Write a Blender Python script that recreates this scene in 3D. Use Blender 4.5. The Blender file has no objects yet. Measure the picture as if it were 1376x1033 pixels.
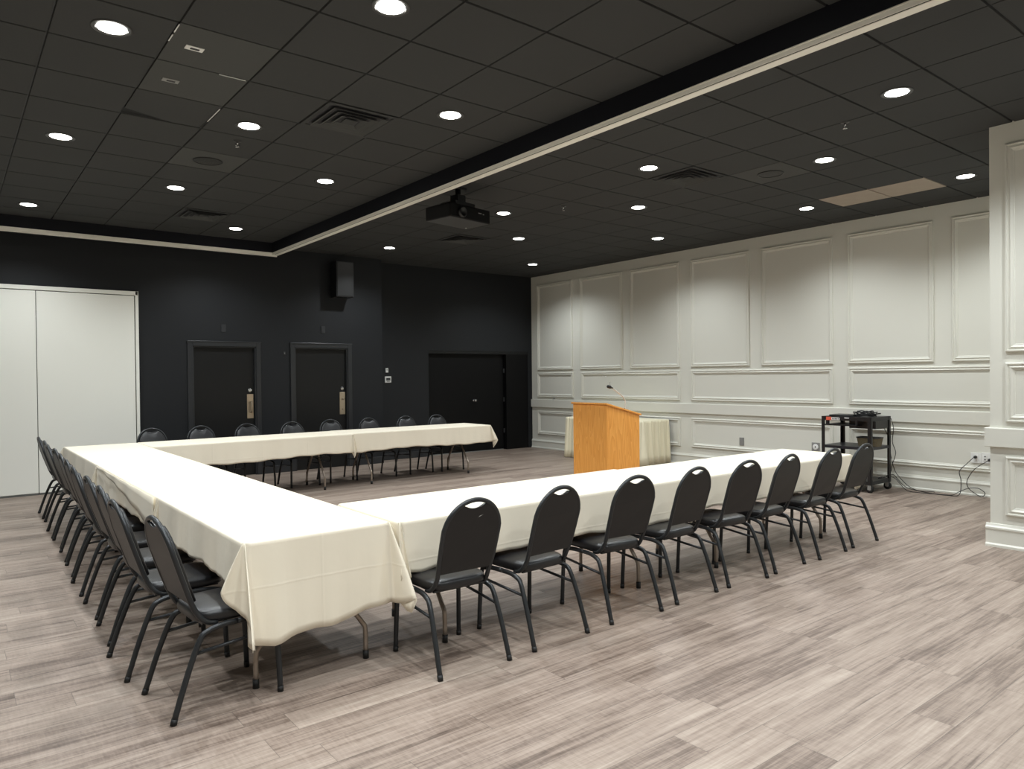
import bpy, bmesh, math, random
from mathutils import Vector, Matrix, Euler
random.seed(7)
PI = math.pi
scn = bpy.context.scene
COL = scn.collection

# ------------------------------------------------------------------ helpers
class MB:
    """collects geometry for ONE mesh object"""
    def __init__(s): s.v = []; s.f = []; s.m = []; s.mi = 0; s.sm = []; s.smooth = False
    def add(s, vs, fs):
        b = len(s.v); s.v += [tuple(v) for v in vs]
        for f in fs: s.f.append([i + b for i in f]); s.m.append(s.mi); s.sm.append(s.smooth)
        return s
    def box(s, x0, x1, y0, y1, z0, z1):
        return s.add([(x, y, z) for z in (z0, z1) for y in (y0, y1) for x in (x0, x1)],
                     [(0, 2, 3, 1), (4, 5, 7, 6), (0, 1, 5, 4), (2, 6, 7, 3), (0, 4, 6, 2), (1, 3, 7, 5)])
    def obox(s, c, sx, sy, sz, rot=None):
        M = (rot or Euler((0, 0, 0))).to_matrix(); vs = []
        for z in (-sz/2, sz/2):
            for y in (-sy/2, sy/2):
                for x in (-sx/2, sx/2): vs.append(Vector(c) + M @ Vector((x, y, z)))
        return s.add(vs, [(0, 2, 3, 1), (4, 5, 7, 6), (0, 1, 5, 4), (2, 6, 7, 3), (0, 4, 6, 2), (1, 3, 7, 5)])
    def tube(s, pts, r, n=8, cap=True, rads=None, sq=False):
        pts = [Vector(p) for p in pts]; rings = []; sm = s.smooth; s.smooth = not sq
        T = []
        for i in range(len(pts)):
            a = pts[max(0, i-1)]; b = pts[min(len(pts)-1, i+1)]; T.append((b - a).normalized())
        up = Vector((0, 0, 1)) if abs(T[0].z) < .9 else Vector((1, 0, 0))
        N = (up - T[0]*up.dot(T[0])).normalized(); vs = []
        for i, p in enumerate(pts):
            N = (N - T[i]*N.dot(T[i])).normalized(); B = T[i].cross(N)
            rr = rads[i] if rads else r
            for k in range(n):
                a = 2*PI*(k+.5)/n; vs.append(p + (N*math.cos(a) + B*math.sin(a))*rr)
        fs = [(i*n+k, i*n+(k+1) % n, (i+1)*n+(k+1) % n, (i+1)*n+k) for i in range(len(pts)-1) for k in range(n)]
        s.add(vs, fs)
        if cap:
            s.smooth = False
            s.add([vs[k] for k in range(n)], [tuple(range(n-1, -1, -1))])
            e = (len(pts)-1)*n; s.add([vs[e+k] for k in range(n)], [tuple(range(n))])
        s.smooth = sm
        return s
    def lathe(s, c, prof, n=24, axis='z', ang=None):
        sm = s.smooth; s.smooth = True; vs = []
        for r, h in prof:
            for k in range(n):
                a = 2*PI*k/n
                if axis == 'z': vs.append((c[0]+r*math.cos(a), c[1]+r*math.sin(a), c[2]+h))
                elif axis == 'y': vs.append((c[0]+r*math.cos(a), c[1]+h, c[2]+r*math.sin(a)))
                else: vs.append((c[0]+h, c[1]+r*math.cos(a), c[2]+r*math.sin(a)))
        fs = [(i*n+k, i*n+(k+1) % n, (i+1)*n+(k+1) % n, (i+1)*n+k) for i in range(len(prof)-1) for k in range(n)]
        s.add(vs, fs); s.smooth = sm
        return s
    def grid(s, P):
        sm = s.smooth; s.smooth = True; R = len(P); Cn = len(P[0])
        s.add([p for row in P for p in row], [(i*Cn+j, i*Cn+j+1, (i+1)*Cn+j+1, (i+1)*Cn+j) for i in range(R-1) for j in range(Cn-1)])
        s.smooth = sm; return s
    def build(s, name, mats, parent=None, bevel=0, loc=None, seg=2, fixn=True, solid=0, subs=0):
        me = bpy.data.meshes.new(name); me.from_pydata(s.v, [], s.f)
        if not isinstance(mats, (list, tuple)): mats = [mats]
        for m in mats: me.materials.append(m)
        for p, mi, sm in zip(me.polygons, s.m, s.sm): p.material_index = mi; p.use_smooth = sm
        if fixn:
            bm = bmesh.new(); bm.from_mesh(me)
            bmesh.ops.remove_doubles(bm, verts=bm.verts, dist=1e-5)
            bmesh.ops.recalc_face_normals(bm, faces=bm.faces); bm.to_mesh(me); bm.free()
        o = bpy.data.objects.new(name, me); COL.objects.link(o)
        if parent: o.parent = parent
        if loc: o.location = loc
        if subs: q = o.modifiers.new('s', 'SUBSURF'); q.levels = subs; q.render_levels = subs
        if solid: q = o.modifiers.new('t', 'SOLIDIFY'); q.thickness = solid; q.offset = -1
        if bevel:
            q = o.modifiers.new('b', 'BEVEL'); q.width = bevel; q.segments = seg; q.limit_method = 'ANGLE'; q.angle_limit = math.radians(50)
        return o

def smooth_path(pts, k=6):
    P = [Vector(p) for p in pts]; P = [P[0]*2-P[1]] + P + [P[-1]*2-P[-2]]; out = []
    for i in range(1, len(P)-2):
        for j in range(k):
            t = j/k; a, b, c, d = P[i-1:i+3]
            out.append(.5*((2*b)+(-a+c)*t+(2*a-5*b+4*c-d)*t*t+(-a+3*b-3*c+d)*t**3))
    out.append(P[-2]); return out

def tag(o, label=None, cat=None, group=None, kind=None):
    if label: o['label'] = label
    if cat: o['category'] = cat
    if group: o['group'] = group
    if kind: o['kind'] = kind
    return o
def empty(name, loc, rz=0, label=None, cat=None, group=None):
    o = bpy.data.objects.new(name, None); COL.objects.link(o); o.location = loc; o.rotation_euler = (0, 0, rz)
    o.empty_display_size = .05
    return tag(o, label, cat, group)
def kids(o): return [c for c in bpy.data.objects if c.parent is o]
def copy_tree(o, parent=None):
    c = o.copy(); COL.objects.link(c); c.parent = parent
    for ch in kids(o): copy_tree(ch, c)
    return c
def struct(o): o['kind'] = 'structure'; return o

# ------------------------------------------------------------------ materials
def lin(c):
    return tuple((x/255/12.92 if x/255 <= .04045 else ((x/255+.055)/1.055)**2.4) for x in c)
def mat(name, rgb, rough=.5, metal=0, spec=.5, bump=0, bscale=40, var=0, vscale=6, emit=0, srgb=True, sheen=0, coat=0):
    m = bpy.data.materials.new(name); m.use_nodes = True; nt = m.node_tree; b = nt.nodes['Principled BSDF']
    c = (*lin(rgb), 1) if srgb else (*rgb, 1)
    b.inputs['Base Color'].default_value = c; b.inputs['Roughness'].default_value = rough
    b.inputs['Metallic'].default_value = metal; b.inputs['Specular IOR Level'].default_value = spec
    b.inputs['Sheen Weight'].default_value = sheen; b.inputs['Coat Weight'].default_value = coat
    tc = nt.nodes.new('ShaderNodeTexCoord')
    if var:
        n = nt.nodes.new('ShaderNodeTexNoise'); n.inputs['Scale'].default_value = vscale; n.inputs['Detail'].default_value = 4
        nt.links.new(tc.outputs['Object'], n.inputs['Vector'])
        mx = nt.nodes.new('ShaderNodeMix'); mx.data_type = 'RGBA'
        mx.inputs[6].default_value = tuple(x*(1-var) for x in c[:3]) + (1,); mx.inputs[7].default_value = tuple(min(1, x*(1+var)) for x in c[:3]) + (1,)
        nt.links.new(n.outputs['Fac'], mx.inputs[0]); nt.links.new(mx.outputs[2], b.inputs['Base Color'])
    if bump:
        n = nt.nodes.new('ShaderNodeTexNoise'); n.inputs['Scale'].default_value = bscale; n.inputs['Detail'].default_value = 3
        nt.links.new(tc.outputs['Object'], n.inputs['Vector'])
        bp = nt.nodes.new('ShaderNodeBump'); bp.inputs['Strength'].default_value = bump; bp.inputs['Distance'].default_value = .004
        nt.links.new(n.outputs['Fac'], bp.inputs['Height']); nt.links.new(bp.outputs['Normal'], b.inputs['Normal'])
    if emit:
        b.inputs['Emission Color'].default_value = c; b.inputs['Emission Strength'].default_value = emit
    return m

class NT:
    def __init__(s, m): s.nt = m.node_tree; s.b = s.nt.nodes['Principled BSDF']
    def n(s, t, **k):
        x = s.nt.nodes.new(t)
        for a, v in k.items():
            if a.startswith('i_'): x.inputs[a[2:].replace('_', ' ')].default_value = v
            else: setattr(x, a, v)
        return x
    def l(s, a, b): s.nt.links.new(a, b)
    def math(s, op, a, b=None, c=None):
        x = s.nt.nodes.new('ShaderNodeMath'); x.operation = op
        for i, q in enumerate((a, b, c)):
            if q is None: continue
            if isinstance(q, (int, float)): x.inputs[i].default_value = q
            else: s.l(q, x.inputs[i])
        return x.outputs[0]
    def comb(s, x, y, z):
        c = s.nt.nodes.new('ShaderNodeCombineXYZ')
        for i, q in enumerate((x, y, z)):
            if isinstance(q, (int, float)): c.inputs[i].default_value = q
            else: s.l(q, c.inputs[i])
        return c.outputs[0]
    def ramp(s, fac, stops):
        r = s.nt.nodes.new('ShaderNodeValToRGB'); e = r.color_ramp.elements
        while len(e) < len(stops): e.new(.5)
        for k, (p, c) in enumerate(stops): e[k].position = p; e[k].color = (*lin(c), 1)
        s.l(fac, r.inputs[0]); return r.outputs[0]
    def mix(s, fac, a, b, bt='MIX'):
        m = s.nt.nodes.new('ShaderNodeMix'); m.data_type = 'RGBA'; m.blend_type = bt
        for i, q in ((0, fac), (6, a), (7, b)):
            if isinstance(q, (int, float)): m.inputs[i].default_value = q
            elif isinstance(q, tuple): m.inputs[i].default_value = q
            else: s.l(q, m.inputs[i])
        return m.outputs[2]

def floor_mat():
    m = mat('vinyl_planks', (150, 135, 125), .42, spec=.4); t = NT(m)
    tc = t.n('ShaderNodeTexCoord'); sp = t.n('ShaderNodeSeparateXYZ'); t.l(tc.outputs['Object'], sp.inputs[0])
    X, Y = sp.outputs[0], sp.outputs[1]
    W, L = .178, 1.22
    yr = t.math('DIVIDE', Y, W); row = t.math('FLOOR', yr)
    wn = t.n('ShaderNodeTexWhiteNoise', noise_dimensions='1D'); t.l(row, wn.inputs['W'])
    xo = t.math('ADD', t.math('DIVIDE', X, L), t.math('MULTIPLY', wn.outputs['Value'], 7.3)); col = t.math('FLOOR', xo)
    w2 = t.n('ShaderNodeTexWhiteNoise', noise_dimensions='2D'); t.l(t.comb(row, col, 0), w2.inputs['Vector']); rid = w2.outputs['Value']
    off = t.math('MULTIPLY', rid, 37.)
    # broad streaks
    def noise(sx, sy, det, rough=.6, dist=0):
        v = t.comb(t.math('MULTIPLY', X, sx), t.math('MULTIPLY', Y, sy), off)
        n = t.n('ShaderNodeTexNoise'); n.inputs['Scale'].default_value = 1; n.inputs['Detail'].default_value = det
        n.inputs['Roughness'].default_value = rough; n.inputs['Distortion'].default_value = dist
        t.l(v, n.inputs['Vector']); return n.outputs['Fac']
    a = noise(.9, 15, 5, .6, .5); b = noise(5, 110, 4); c = noise(85, 12, 3); d = noise(1.6, 38, 4, .62, .9)
    s = t.math('ADD', t.math('MULTIPLY', a, .40), t.math('MULTIPLY', b, .19)); s = t.math('ADD', s, t.math('MULTIPLY', c, .14)); s = t.math('ADD', s, t.math('MULTIPLY', d, .27))
    s = t.math('ADD', s, t.math('MULTIPLY', t.math('SUBTRACT', rid, .5), .07))
    colr = t.ramp(s, [(.34, (86, 75, 69)), (.42, (118, 106, 99)), (.49, (147, 135, 127)), (.56, (163, 152, 144)), (.68, (188, 179, 171))])
    # joints
    fy = t.math('ABSOLUTE', t.math('SUBTRACT', t.math('FRACT', yr), .5)); fx = t.math('ABSOLUTE', t.math('SUBTRACT', t.math('FRACT', xo), .5))
    jy = t.math('GREATER_THAN', fy, .5-.0016/W); jx = t.math('GREATER_THAN', fx, .5-.0016/L); j = t.math('MAXIMUM', jy, jx)
    colr = t.mix(1., colr, (.89, .83, .765, 1), 'MULTIPLY')
    colr = t.mix(t.math('MULTIPLY', j, .45), colr, (.05, .042, .037, 1))
    t.l(colr, t.b.inputs['Base Color'])
    bp = t.n('ShaderNodeBump'); bp.inputs['Strength'].default_value = .25; bp.inputs['Distance'].default_value = .002
    t.l(t.math('SUBTRACT', t.math('ADD', b, c), j), bp.inputs['Height']); t.l(bp.outputs[0], t.b.inputs['Normal'])
    t.l(t.math('ADD', t.math('MULTIPLY', c, .2), .34), t.b.inputs['Roughness'])
    return m

def cloth_mat():
    m = mat('ivory_cloth', (231, 222, 203), .85, spec=.15, sheen=.1); t = NT(m)
    tc = t.n('ShaderNodeTexCoord'); sp = t.n('ShaderNodeSeparateXYZ'); t.l(tc.outputs['Object'], sp.inputs[0])
    n1 = t.n('ShaderNodeTexNoise'); n1.inputs['Scale'].default_value = 5; n1.inputs['Detail'].default_value = 5; t.l(tc.outputs['Object'], n1.inputs['Vector'])
    h = t.math('MULTIPLY', n1.outputs['Fac'], .5)
    for ax in (0, 1, 2):
        q = t.math('ABSOLUTE', t.math('SUBTRACT', t.math('FRACT', t.math('ADD', t.math('DIVIDE', sp.outputs[ax], .61), .5 if ax < 2 else .63)), .5))
        g = t.math('MAXIMUM', t.math('SUBTRACT', 1, t.math('MULTIPLY', q, 70)), 0)
        h = t.math('ADD', h, t.math('MULTIPLY', g, .13))
    bp = t.n('ShaderNodeBump'); bp.inputs['Strength'].default_value = .5; bp.inputs['Distance'].default_value = .012
    t.l(h, bp.inputs['Height']); t.l(bp.outputs[0], t.b.inputs['Normal'])
    return m

def oak_mat():
    m = mat('oak_veneer', (205, 140, 70), .38, spec=.4); t = NT(m)
    tc = t.n('ShaderNodeTexCoord'); mp = t.n('ShaderNodeMapping'); mp.inputs['Scale'].default_value = (7, 7, .7); t.l(tc.outputs['Object'], mp.inputs[0])
    n = t.n('ShaderNodeTexNoise'); n.inputs['Scale'].default_value = 1.6; n.inputs['Detail'].default_value = 2; n.inputs['Distortion'].default_value = .6; t.l(mp.outputs[0], n.inputs['Vector'])
    rg = t.math('FRACT', t.math('MULTIPLY', n.outputs['Fac'], 9))
    mp2 = t.n('ShaderNodeMapping'); mp2.inputs['Scale'].default_value = (160, 160, 5); t.l(tc.outputs['Object'], mp2.inputs[0])
    n2 = t.n('ShaderNodeTexNoise'); n2.inputs['Scale'].default_value = 1; n2.inputs['Detail'].default_value = 3; t.l(mp2.outputs[0], n2.inputs['Vector'])
    s = t.math('ADD', t.math('MULTIPLY', rg, .35), t.math('MULTIPLY', n2.outputs['Fac'], .65))
    c = t.ramp(s, [(.2, (222, 146, 62)), (.5, (238, 164, 78)), (.8, (248, 180, 96))]); t.l(c, t.b.inputs['Base Color'])
    return m

M = {}
M['floor'] = floor_mat(); M['cloth'] = cloth_mat(); M['oak'] = oak_mat()
M['grey_wall'] = mat('grey_paint', (221, 220, 210), .5, spec=.35, bump=.06, bscale=90)
M['trim'] = mat('grey_trim_paint', (223, 222, 212), .36, spec=.45)
M['black_wall'] = mat('black_paint', (30, 32, 35), .55, spec=.3, bump=.06, bscale=60)
M['black_door'] = mat('black_door_paint', (19, 20, 21), .42, spec=.35)
M['black_frame'] = mat('black_frame_gloss', (40, 42, 45), .35, spec=.5)
M['alcove'] = mat('black_alcove_paint', (10, 10, 11), .6, spec=.2)
M['tile'] = mat('charcoal_ceiling_tile', (61, 62, 62), .8, spec=.25, bump=.25, bscale=220, var=.05, vscale=1.5)
M['tile_light'] = mat('lighter_ceiling_tile', (74, 75, 74), .8, spec=.25, bump=.2, bscale=220)
M['tile_beige'] = mat('beige_ceiling_tile', (168, 156, 143), .8, spec=.2, bump=.3, bscale=150, var=.1, vscale=8)
M['grid'] = mat('black_ceiling_grid', (26, 26, 26), .5, spec=.3)
M['bulk'] = mat('navy_black_paint', (20, 21, 27), .6, spec=.2)
M['track'] = mat('cream_track', (248, 245, 234), .4, spec=.4)
M['panel'] = mat('off_white_panel', (240, 240, 232), .5, spec=.3, bump=.05, bscale=70)
M['seam'] = mat('dark_seam', (95, 95, 92), .6)
M['vinyl'] = mat('black_vinyl', (24, 24, 26), .36, spec=.5, bump=.12, bscale=300)
M['vinyl_back'] = mat('black_vinyl_back', (20, 20, 21), .42, spec=.42, bump=.12, bscale=300)
M['chairmetal'] = mat('charcoal_chair_metal', (42, 44, 46), .36, metal=.3, spec=.5)
M['rubber'] = mat('black_rubber', (18, 18, 18), .6)
M['legmetal'] = mat('bronze_grey_metal', (150, 138, 126), .35, metal=.6)
M['board'] = mat('brown_table_board', (70, 52, 42), .6)
M['blackmetal'] = mat('black_cart_metal', (22, 22, 24), .4, spec=.5)
M['navymetal'] = mat('dark_shelf_metal', (26, 28, 36), .38, spec=.5)
M['blackplastic'] = mat('black_plastic', (20, 20, 21), .4)
M['greyplastic'] = mat('grey_plastic', (62, 63, 64), .45)
M['chrome'] = mat('chrome', (205, 205, 205), .18, metal=1)
M['brass'] = mat('satin_nickel_plate', (190, 176, 156), .3, metal=.85)
M['white'] = mat('white_plastic', (235, 235, 232), .4)
M['greyplate'] = mat('grey_cover_plate', (150, 150, 148), .4, metal=.3)
M['red'] = mat('orange_red_label', (226, 98, 74), .5)
M['ink'] = mat('dark_ink', (45, 45, 48), .6)
M['wicker'] = mat('wicker', (104, 94, 72), .75, bump=.8, bscale=120, var=.35, vscale=60)
M['skirt'] = mat('ivory_satin_skirt', (236, 228, 200), .6, spec=.3, sheen=.1)
M['neck'] = mat('brushed_steel_neck', (200, 202, 204), .35, metal=.25)
M['lamp'] = mat('lamp_lens', (255, 252, 244), .3, emit=14)
M['ringgrey'] = mat('dark_grey_ring', (52, 52, 51), .4)
M['can'] = mat('lamp_reflector', (160, 160, 160), .2, metal=.9)
M['speaker'] = mat('ceiling_speaker_grille', (34, 34, 33), .6, bump=.6, bscale=500)
M['scratch'] = mat('pale_scratch', (190, 190, 186), .6)

# ------------------------------------------------------------------ room numbers
XR, YL, YR = 9.914, 11.55, 11.89          # right wall, back wall left / right part
ZC = 3.635                                 # ceiling tile face
X0, Y0 = -3.2, -3.2
XC, YC = 7.155, 2.354                      # projecting wall on the right
XJ = 6.155                                 # jog of the back wall
T = .12
# floor
struct(MB().box(X0-T, XR+T, Y0-T, YR+.45, -.1, 0).build('floor', M['floor']))
# back wall (black): left part, right part with alcove
def wall_holes(name, m, x0, x1, z0, z1, y0, y1, holes):
    b = MB(); xs = sorted({x0, x1, *[h[0] for h in holes], *[h[1] for h in holes]}); 
    for xa, xb in zip(xs, xs[1:]):
        hs = [h for h in holes if h[0] <= xa and h[1] >= xb]
        if hs:
            if hs[0][2] > z0+1e-6: b.box(xa, xb, y0, y1, z0, hs[0][2])
            b.box(xa, xb, y0, y1, hs[0][3], z1)
        else: b.box(xa, xb, y0, y1, z0, z1)
    return struct(b.build(name, m))
D1 = (2.95, 3.905, 0, 2.035); D2 = (4.54, 5.48, 0, 2.035)
AL = (7.325, 9.80, 0, 2.042)
wall_holes('wall_back', M['black_wall'], X0-T, XJ, 0, ZC+.1, YL, YL+.5, [D1, D2])
wb = wall_holes('wall_alcove', M['black_wall'], XJ, XR+T, 0, ZC+.1, YR, YR+.12, [AL])
struct(MB().box(AL[0]-.1, AL[1]+.12, YR+.12, YR+.30, 0, AL[3]+.2).build('wall_recess', M['alcove']))
# right wall, projecting wall, hidden walls
struct(MB().box(XR, XR+T, YC-.2, YR+T, 0, ZC+.1).build('wall_right', M['grey_wall']))
struct(MB().box(XC, XR+T, Y0-T, YC, 0, ZC+.1).build('wall_projecting', M['grey_wall']))
struct(MB().box(X0-T, X0, Y0-T, YL, 0, ZC+.1).build('wall_left', M['grey_wall']))
struct(MB().box(X0-T, XC, Y0-T, Y0, 0, ZC+.1).build('wall_front', M['grey_wall']))

# ------------------------------------------------------------------ ceiling: tegular tiles in a grid
P = .6055; LX, LY = 1.125, 3.355; RX, RY = 4.775, 3.387; PY = .607
BX0, BX1 = 4.03, 4.12                       # bulkhead between the two halves
BY = 11.10                                  # bulkhead along the back wall
skip = {('L', 0, 4), ('L', 0, 2), ('L', 0, 3)}
beige_cells = [('R', 6, 0), ('R', 6, 1)]
light_cells = [('L', 0, 2), ('L', 0, 3), ('L', 1, 6), ('R', 3, 1)]
cb = MB(); G = .006; GX = .0035
cb.mi = 1; cb.box(X0-T, XR+T, Y0-T, YR+T, ZC+.012, ZC+.10)
cb.mi = 0
def cell(side, i, j):
    x = (LX if side == 'L' else RX) + i*P; y = (LY if side == 'L' else RY) + j*PY
    return x, y
omit = set(skip) | set(light_cells) | set(beige_cells)
def tilebox(b, x0, x1, y0, y1):
    e = .004
    b.add([(x0, y0, ZC+.012), (x1, y0, ZC+.012), (x1, y1, ZC+.012), (x0, y1, ZC+.012),
           (x0+e, y0+e, ZC), (x1-e, y0+e, ZC), (x1-e, y1-e, ZC), (x0+e, y1-e, ZC)],
          [(4, 7, 6, 5), (0, 4, 5, 1), (1, 5, 6, 2), (2, 6, 7, 3), (3, 7, 4, 0)])
for side in 'LR':
    xa, xb, ya, yb = (X0, BX0, Y0, BY) if side == 'L' else (BX1, XR, Y0, YR)
    for i in range(-12, 20):
        for j in range(-13, 20):
            x, y = cell(side, i, j)
            a, b, c, d = max(x+GX, xa), min(x+P-GX, xb), max(y+G, ya), min(y+PY-G, yb)
            if b-a < .03 or d-c < .03 or (side, i, j) in omit: continue
            if side == 'R' and a > XC and d < YC-.1: continue
            tilebox(cb, a, b, c, d)
struct(cb.build('ceiling', [M['tile'], M['grid']], fixn=False))
# bulkheads with cream partition track
struct(MB().box(BX0, BX1, Y0, BY, 3.485, ZC+.02).build('trim_1', M['bulk']))
struct(MB().box(X0, BX1+.0, BY, YL, 3.485, ZC+.02).build('trim_2', M['bulk']))
b = MB()
b.box(BX0-.003, BX0+.001, Y0, BY, 3.443, 3.477); b.box(BX0-.006, BX0+.001, Y0, BY, 3.473, 3.479)
b.box(BX0+.017, BX0+.088, Y0, BY, 3.443, 3.447); b.box(BX0+.001, BX0+.088, Y0, BY, 3.460, 3.485)
b.mi = 1; b.box(BX0+.001, BX0+.088, Y0, BY, 3.4595, 3.462); b.mi = 0
tr = b.build('ceiling_track', [M['track'], M['bulk']], bevel=.002)
tag(tr, 'long cream metal partition track running diagonally across the black ceiling', 'track')
b = MB(); b.box(X0, BX0+.02, BY-.004, BY+.03, 3.435, 3.484); b.box(X0, BX0+.09, BY+.036, BY+.06, 3.43, 3.484)
tr = b.build('ceiling_track', M['track'], bevel=.002)
tag(tr, 'cream track along the ceiling edge above the white folding panels', 'track')

def tile_obj(side, i, j, m, label, name='ceiling_tile', nudge=None):
    x, y = cell(side, i, j); b = MB(); b.box(-P/2+G, P/2-G, -PY/2+G, PY/2-G, 0, .011)
    o = b.build(name, m, bevel=.003, loc=(x+P/2, y+PY/2, ZC))
    tag(o, label, 'ceiling tile'); return o
t1 = tile_obj('L', 0, 2, M['tile_light'], 'greyish square ceiling tile with a pale slotted plate, nearest the brightest near left downlight')
t2 = tile_obj('L', 0, 3, M['tile_light'], 'greyish square ceiling tile with a dim slotted plate, next to the sagging tile')
t3 = tile_obj('L', 0, 4, M['tile'], 'dark square ceiling tile sitting crooked with a black gap at its edge')
g3 = MB(); q3 = [(-P/2+GX, -PY/2+G), (P/2-GX-.004, -PY/2+G), (P/2-GX-.006, -.02), (P/2-GX-.020, PY/2-.02), (.06, PY/2-.012), (-P/2+GX, PY/2-.14)]
g3.add([(x, y, z) for z in (0, .011) for x, y in q3], [(5, 4, 3, 2, 1, 0), (6, 7, 8, 9, 10, 11)]+[(k, (k+1) % 6, 6+(k+1) % 6, 6+k) for k in range(6)])
g3o = g3.build('temp', M['tile']); old = t3.data; t3.data = g3o.data; bpy.data.objects.remove(g3o); t3.data.name = 'ceiling_tile_crooked'
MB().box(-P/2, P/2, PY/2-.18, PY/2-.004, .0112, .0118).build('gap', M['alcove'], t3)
t4 = tile_obj('L', 1, 6, M['tile_light'], 'paler square ceiling tile holding the round speaker, left half of the ceiling')
t5 = tile_obj('R', 3, 1, M['tile_light'], 'paler square ceiling tile holding the round speaker, right half of the ceiling')
t6 = tile_obj('R', 6, 1, M['tile_beige'], 'beige unpainted ceiling tile near the grey wall, the one farther from the camera')
t7 = tile_obj('R', 6, 0, M['tile_beige'], 'beige unpainted ceiling tile near the grey wall, the one closer to the projecting wall')
MB().box(-.302, -.296, -.28, -.16, -.003, .001).build('tbar_glint', M['white'], t1)  # glints on the exposed T-bars, put in as thin white strips
MB().box(-.302, -.296, -.12, -.02, -.003, .001).build('tbar_glint', M['white'], t1)
MB().box(.10, .28, -.301, -.295, -.003, .001).build('tbar_glint', M['white'], t2)
MB().box(.294, .301, -.24, .10, -.002, .001).build('tbar_glint', M['white'], t3)
for (x, y, lab, mm) in ((1.285, 4.87, 'white slotted bracket plate on the tile nearer the camera', 'white'), (1.285, 5.49, 'dull grey slotted bracket plate on the tile farther from the camera', 'greyplate')):
    e = empty('ceiling_bracket', (x, y, ZC), 0, lab, 'bracket', 'slotted plates in the ceiling')
    MB().box(-.055, .055, -.03, .03, -.005, 0).build('plate', M[mm], e, bevel=.0015)
    MB().box(-.025, .03, -.012, .012, -.007, -.004).build('slot', M['ink'], e)

# ------------------------------------------------------------------ downlights
def make_downlight():
    e = empty('ceiling_downlight', (0, 0, ZC))
    MB().lathe((0, 0, 0), [(.112, .0), (.112, -.004), (.106, -.006), (.092, -.005), (.088, .0)], 32).build('trim_ring', M['ringgrey'], e)
    MB().lathe((0, 0, 0), [(.09, -.004), (.086, .004), (.0001, .004)], 32).build('reflector', M['can'], e)
    MB().lathe((0, 0, 0), [(.0001, -.012), (.04, -.011), (.07, -.007), (.082, -.003)], 28).build('lens', M['lamp'], e)
    return e
proto = make_downlight()
DL = [  # x, y, label
 (.82, 4.88, 'bright round downlight at the top left, beside the slotted tiles'),
 (2.03, 3.66, 'brightest round downlight cut by the top edge of the photo'),
 (.82, 7.31, 'round downlight at far left between the crooked tile and the left edge'),
 (2.03, 6.09, 'round downlight right of the crooked tile and left of the big square vent'),
 (3.24, 4.88, 'round downlight right of the big square vent, left of the track'),
 (2.03, 8.52, 'round downlight between the left ceiling speaker and the small dark vent'),
 (3.24, 7.31, 'lone round downlight between the left ceiling speaker and the cream track'),
 (.82, 10.34, 'dim round downlight at the left edge above the white folding panels'),
 (3.24, 10.34, 'small round downlight just above the inner corner of the cream track'),
 (5.685, 2.48, 'large bright round downlight on the right, nearest to the projecting grey wall and the track'),
 (5.685, 4.92, 'round downlight directly left of the right hand square vent'),
 (6.89, 3.70, 'round downlight between the right sprinkler and the right ceiling speaker'),
 (5.72, 7.40, 'round downlight just right of the black projector'),
 (6.90, 6.15, 'round downlight beyond the right hand square vent, middle of the right ceiling'),
 (8.71, 3.09, 'round downlight by the projecting wall, past the beige tiles'),
 (5.72, 10.45, 'small round downlight before the black speaker box on the back wall'),
 (6.95, 8.62, 'small round downlight right of the far square vent'),
 (8.71, 7.37, 'round downlight near the grey wall, third one along from the black corner side'),
 (8.71, 4.92, 'round downlight near the grey wall, just left of the beige tiles'),
 (8.76, 10.45, 'farthest small downlight, in the corner where black and grey walls meet'),
]
HID = [(-.4, 8.52), (-.4, 3.66), (-1.6, 6.09), (.82, 2.44), (2.03, 1.22), (-.4, 1.22), (.82, 0), (3.24, 2.44), (3.24, 0), (2.03, -1.2), (-.4, -1.2),  # unseen downlights continuing the grid, added to brighten the floor
       (5.685, .05), (6.4, 1.27), (5.685, -1.8)]
LW = 95.
ld = bpy.data.lights.new('downlight_beam', 'SPOT'); ld.energy = LW; ld.color = (.93, .98, 1.0)
ld.spot_size = math.radians(142); ld.spot_blend = .8; ld.shadow_soft_size = .05
def lamp_at(x, y, parent=None):
    o = bpy.data.objects.new('beam', ld); COL.objects.link(o); o.location = (0, 0, -.03); o.parent = parent
for k, (x, y, lab) in enumerate(DL):
    e = proto if k == 0 else copy_tree(proto)
    e.location = (x, y, ZC); tag(e, lab, 'downlight', 'round recessed downlights')
for k, (x, y) in enumerate(HID):
    e = copy_tree(proto); e.location = (x, y, ZC)
    tag(e, 'added round downlight in the unseen ceiling, continuing the grid to light the floor', 'downlight', 'added downlights outside the frame')
for e in [o for o in bpy.data.objects if o.name.startswith('ceiling_downlight')]: lamp_at(0, 0, e)

# ------------------------------------------------------------------ vents, speakers, sprinklers
def make_vent():
    e = empty('ceiling_vent', (0, 0, ZC))
    def ring(b, r0, z0, r1, z1):
        vs = [(sx*r, sy*r, z) for r, z in ((r0, z0), (r1, z1)) for sx, sy in ((-1, -1), (1, -1), (1, 1), (-1, 1))]
        b.add(vs, [(k, (k+1) % 4, 4+(k+1) % 4, 4+k) for k in range(4)])
    b = MB(); ring(b, .30, -.002, .30, -.008); ring(b, .30, -.008, .27, -.010); ring(b, .27, -.010, .262, 0.0); b.build('frame', M['tile'], e)
    MB().box(-.262, .262, -.262, .262, -.001, .002).build('backing', M['ink'], e)
    for r in (.225, .165, .105):
        b = MB(); ring(b, r+.014, -.022, r-.016, -.004); ring(b, r+.014, -.022, r+.008, -.022); ring(b, r+.008, -.022, r-.020, -.004)
        b.build('louvre', M['tile_light'], e)
    MB().box(-.052, .052, -.052, .052, -.016, -.010).build('centre_plate', M['tile'], e)
    return e
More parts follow.
